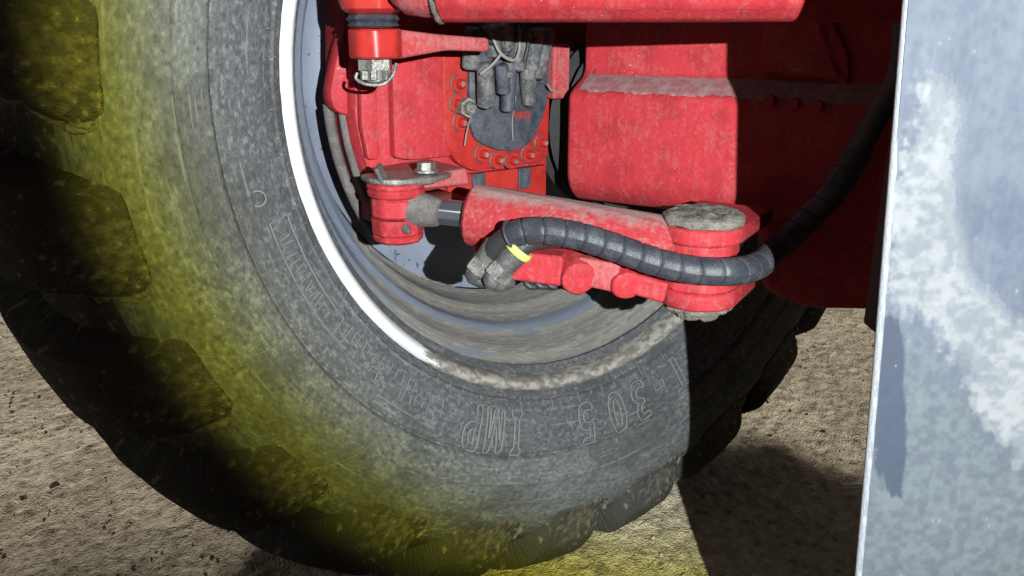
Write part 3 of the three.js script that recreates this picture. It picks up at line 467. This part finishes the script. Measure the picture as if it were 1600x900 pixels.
// ------------------------------------------------------------------ machine frame above and beyond, plus unseen shade blockers
{
  const f = thing('machine_frame', 'dark red machine frame rails and bracket in shadow behind the grey panel', 'frame', [0.62, 0, -0.55]);
  bp('frame_rail', rbox(0.16, 0.30, 2.6, 0.02, -0.14, 0.93, 0.15), M.redDust, f);
  bp('cross_member', rbox(0.9, 0.22, 0.30, 0.02, 0.35, 0.55, -0.18), M.redDust, f);
  bp('hanging_bracket', extr(round([[-0.34, 0.80], [-0.31, 0.645], [-0.20, 0.615], [-0.12, 0.66], [-0.10, 0.80]], 0.02, 5), 0.03, 0.003, -0.13), M.red, f);
  bp('added_shade_plate', rbox(2.95, 0.03, 3.4, 0.01, -0.43, 1.10, 0.05), M.frameGrey, f);  // unseen plate, added and sized to shade the ground near the camera
  bp('added_rear_blocker', rbox(2.2, 1.0, 0.04, 0.01, -0.05, 0.62, 1.60), M.frameGrey, f);  // unseen board added behind the camera to block sky light
  bp('belly_plate', rbox(0.9, 0.05, 1.3, 0.015, 0.55, 0.44, 0.45), M.redDust, f);
  const arch = []; for (let k = 0; k <= 24; k++) { const a = (15 + 150 * k / 24) * Math.PI / 180; arch.push([0.70 * Math.cos(a), 0.70 * Math.sin(a)]); } for (let k = 24; k >= 0; k--) { const a = (15 + 150 * k / 24) * Math.PI / 180; arch.push([0.685 * Math.cos(a), 0.685 * Math.sin(a)]); }
  bp('added_shade_arch', extr(arch, 0.42, 0.002, 0.06).rotateY(TURN).translate(WX - 0.62, WY, WZ + 0.55), M.redDust, f);  // unseen arch over the wheel, added for the shade it casts
}

// ------------------------------------------------------------------ grey side panel in the foreground
{
  const ex = y => 0.198 - (y - 0.633) * 0.0585, z0 = -0.430;      // left edge leans a little
  const p = thing('side_panel', 'scuffed pale blue grey metal panel with a painted lamp reflection and a dark blotch standing beside the axle', 'panel');
  const inP = (poly, x, y) => { let c = false; for (let i = 0, j = poly.length - 1; i < poly.length; j = i++) { const [a, b] = poly[i], [d, e] = poly[j]; if ((b > y) !== (e > y) && x < (d - a) * (y - b) / (e - b) + a) c = !c; } return c; };
  const pale = [[0.000, 0.52], [0.01, 0.60], [0.032, 0.58], [0.034, 0.52], [0.05, 0.485], [0.075, 0.462], [0.12, 0.475], [0.30, 0.55], [0.30, 0.30], [0.13, 0.345], [0.085, 0.375], [0.055, 0.42], [0.035, 0.455], [0.006, 0.475]];  // outline of the lamp reflection painted into the panel colour
  const bluish = [[-0.002, 0.470], [0.014, 0.458], [0.017, 0.425], [0.020, 0.40], [0.023, 0.345], [0.014, 0.352], [0.002, 0.372]];
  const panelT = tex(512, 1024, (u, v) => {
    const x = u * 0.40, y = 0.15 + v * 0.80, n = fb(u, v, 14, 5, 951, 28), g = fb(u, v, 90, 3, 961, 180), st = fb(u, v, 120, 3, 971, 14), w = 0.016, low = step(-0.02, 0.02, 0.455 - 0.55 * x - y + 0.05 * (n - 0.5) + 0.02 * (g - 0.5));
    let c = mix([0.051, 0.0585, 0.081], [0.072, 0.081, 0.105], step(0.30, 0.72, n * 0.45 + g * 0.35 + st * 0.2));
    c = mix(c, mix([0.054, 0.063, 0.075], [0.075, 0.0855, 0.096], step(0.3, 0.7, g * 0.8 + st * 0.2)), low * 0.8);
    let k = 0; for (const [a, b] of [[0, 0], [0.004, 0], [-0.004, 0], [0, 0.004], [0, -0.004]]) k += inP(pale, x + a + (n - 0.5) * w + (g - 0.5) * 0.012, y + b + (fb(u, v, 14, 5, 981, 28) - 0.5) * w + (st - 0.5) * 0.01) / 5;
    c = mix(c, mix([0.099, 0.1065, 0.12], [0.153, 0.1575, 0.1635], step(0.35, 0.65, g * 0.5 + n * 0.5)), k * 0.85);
    let q = 0; for (const [a, b] of [[0, 0], [0.001, 0], [-0.001, 0], [0, 0.001], [0, -0.001]]) q += inP(bluish, x + a + (n - 0.5) * 0.006, y + b + (st - 0.5) * 0.012) / 5;
    c = mix(c, [0.027, 0.033, 0.051], q * 0.9);
    if (g > 0.88) c = mix(c, [0.225, 0.2325, 0.2475], 0.4);
    return c;
  });
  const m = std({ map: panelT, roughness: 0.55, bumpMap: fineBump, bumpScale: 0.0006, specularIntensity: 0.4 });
  const lerpY = v => 0.15 + v * 0.80;
  const sheet = (dz) => (u, v) => { const y = lerpY(v), x = ex(y) + u * 0.40; return [x, y, z0 + dz + 0.0016 * (n3(x * 14, y * 11, 5) - 0.5) + 0.0012 * Math.sin(y * 23), u, v]; };
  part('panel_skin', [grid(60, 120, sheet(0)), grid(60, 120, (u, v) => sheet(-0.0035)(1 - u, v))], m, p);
  part('edge_fold', sweep(new THREE.CatmullRomCurve3([0, 0.25, 0.5, 0.75, 1].map(v => { const q = sheet(-0.0018)(0, v); return V(q[0] + 0.0004, q[1], q[2]); })), 0.001, 0.999, 80, 10, () => 0.0022), std({ map: tiled(greyT([0.135, 0.1425, 0.165], [0.24, 0.2475, 0.255], 991), 0.04), roughness: 0.5 }), p, 'bright worn rolled edge');
  bp('shade_black_stiffener', rbox(0.012, 0.62, 0.022, 0.002, ex(0.6) + 0.017, 0.76, z0 - 0.017), M.boot, p);  // stiffener behind the panel edge, its shade given as near-black colour
  bp('mounting_arm', rbox(0.05, 0.20, 0.03, 0.004, 0.40, 1.0, z0 - 0.025), M.red, p);
}

// ------------------------------------------------------------------ the hand lamp itself, hung from the added shade plate behind the camera
{
  const d = AIM.clone().sub(LAMP).normalize(), l = thing('work_lamp', 'small black work lamp hung from the added shade plate, its beam rimmed with yellow', 'lamp');
  const at = s => LAMP.clone().addScaledVector(d, s);
  bp('lamp_body', between(lathe([[0, 0], [0.018, 0.004], [0.020, 0.06], [0.034, 0.088], [0.036, 0.105], [0.033, 0.105], [0.029, 0.094], [0, 0.092]], 0, 0, 0, 32), at(-0.112), at(1)), M.black, l);
  bp('lens', between(new THREE.CylinderGeometry(0.029, 0.029, 0.003, 32), at(-0.0125), at(1)), std({ color: new THREE.Color(0.9, 0.9, 0.9), emissive: new THREE.Color(0.9, 0.95, 1), emissiveIntensity: 1.5 }), l);
  const c = at(-0.08); bp('hanger', rod(c, V(c.x, 1.09, c.z), 0.006), M.black, l);
}

renderer.render(scene, camera);
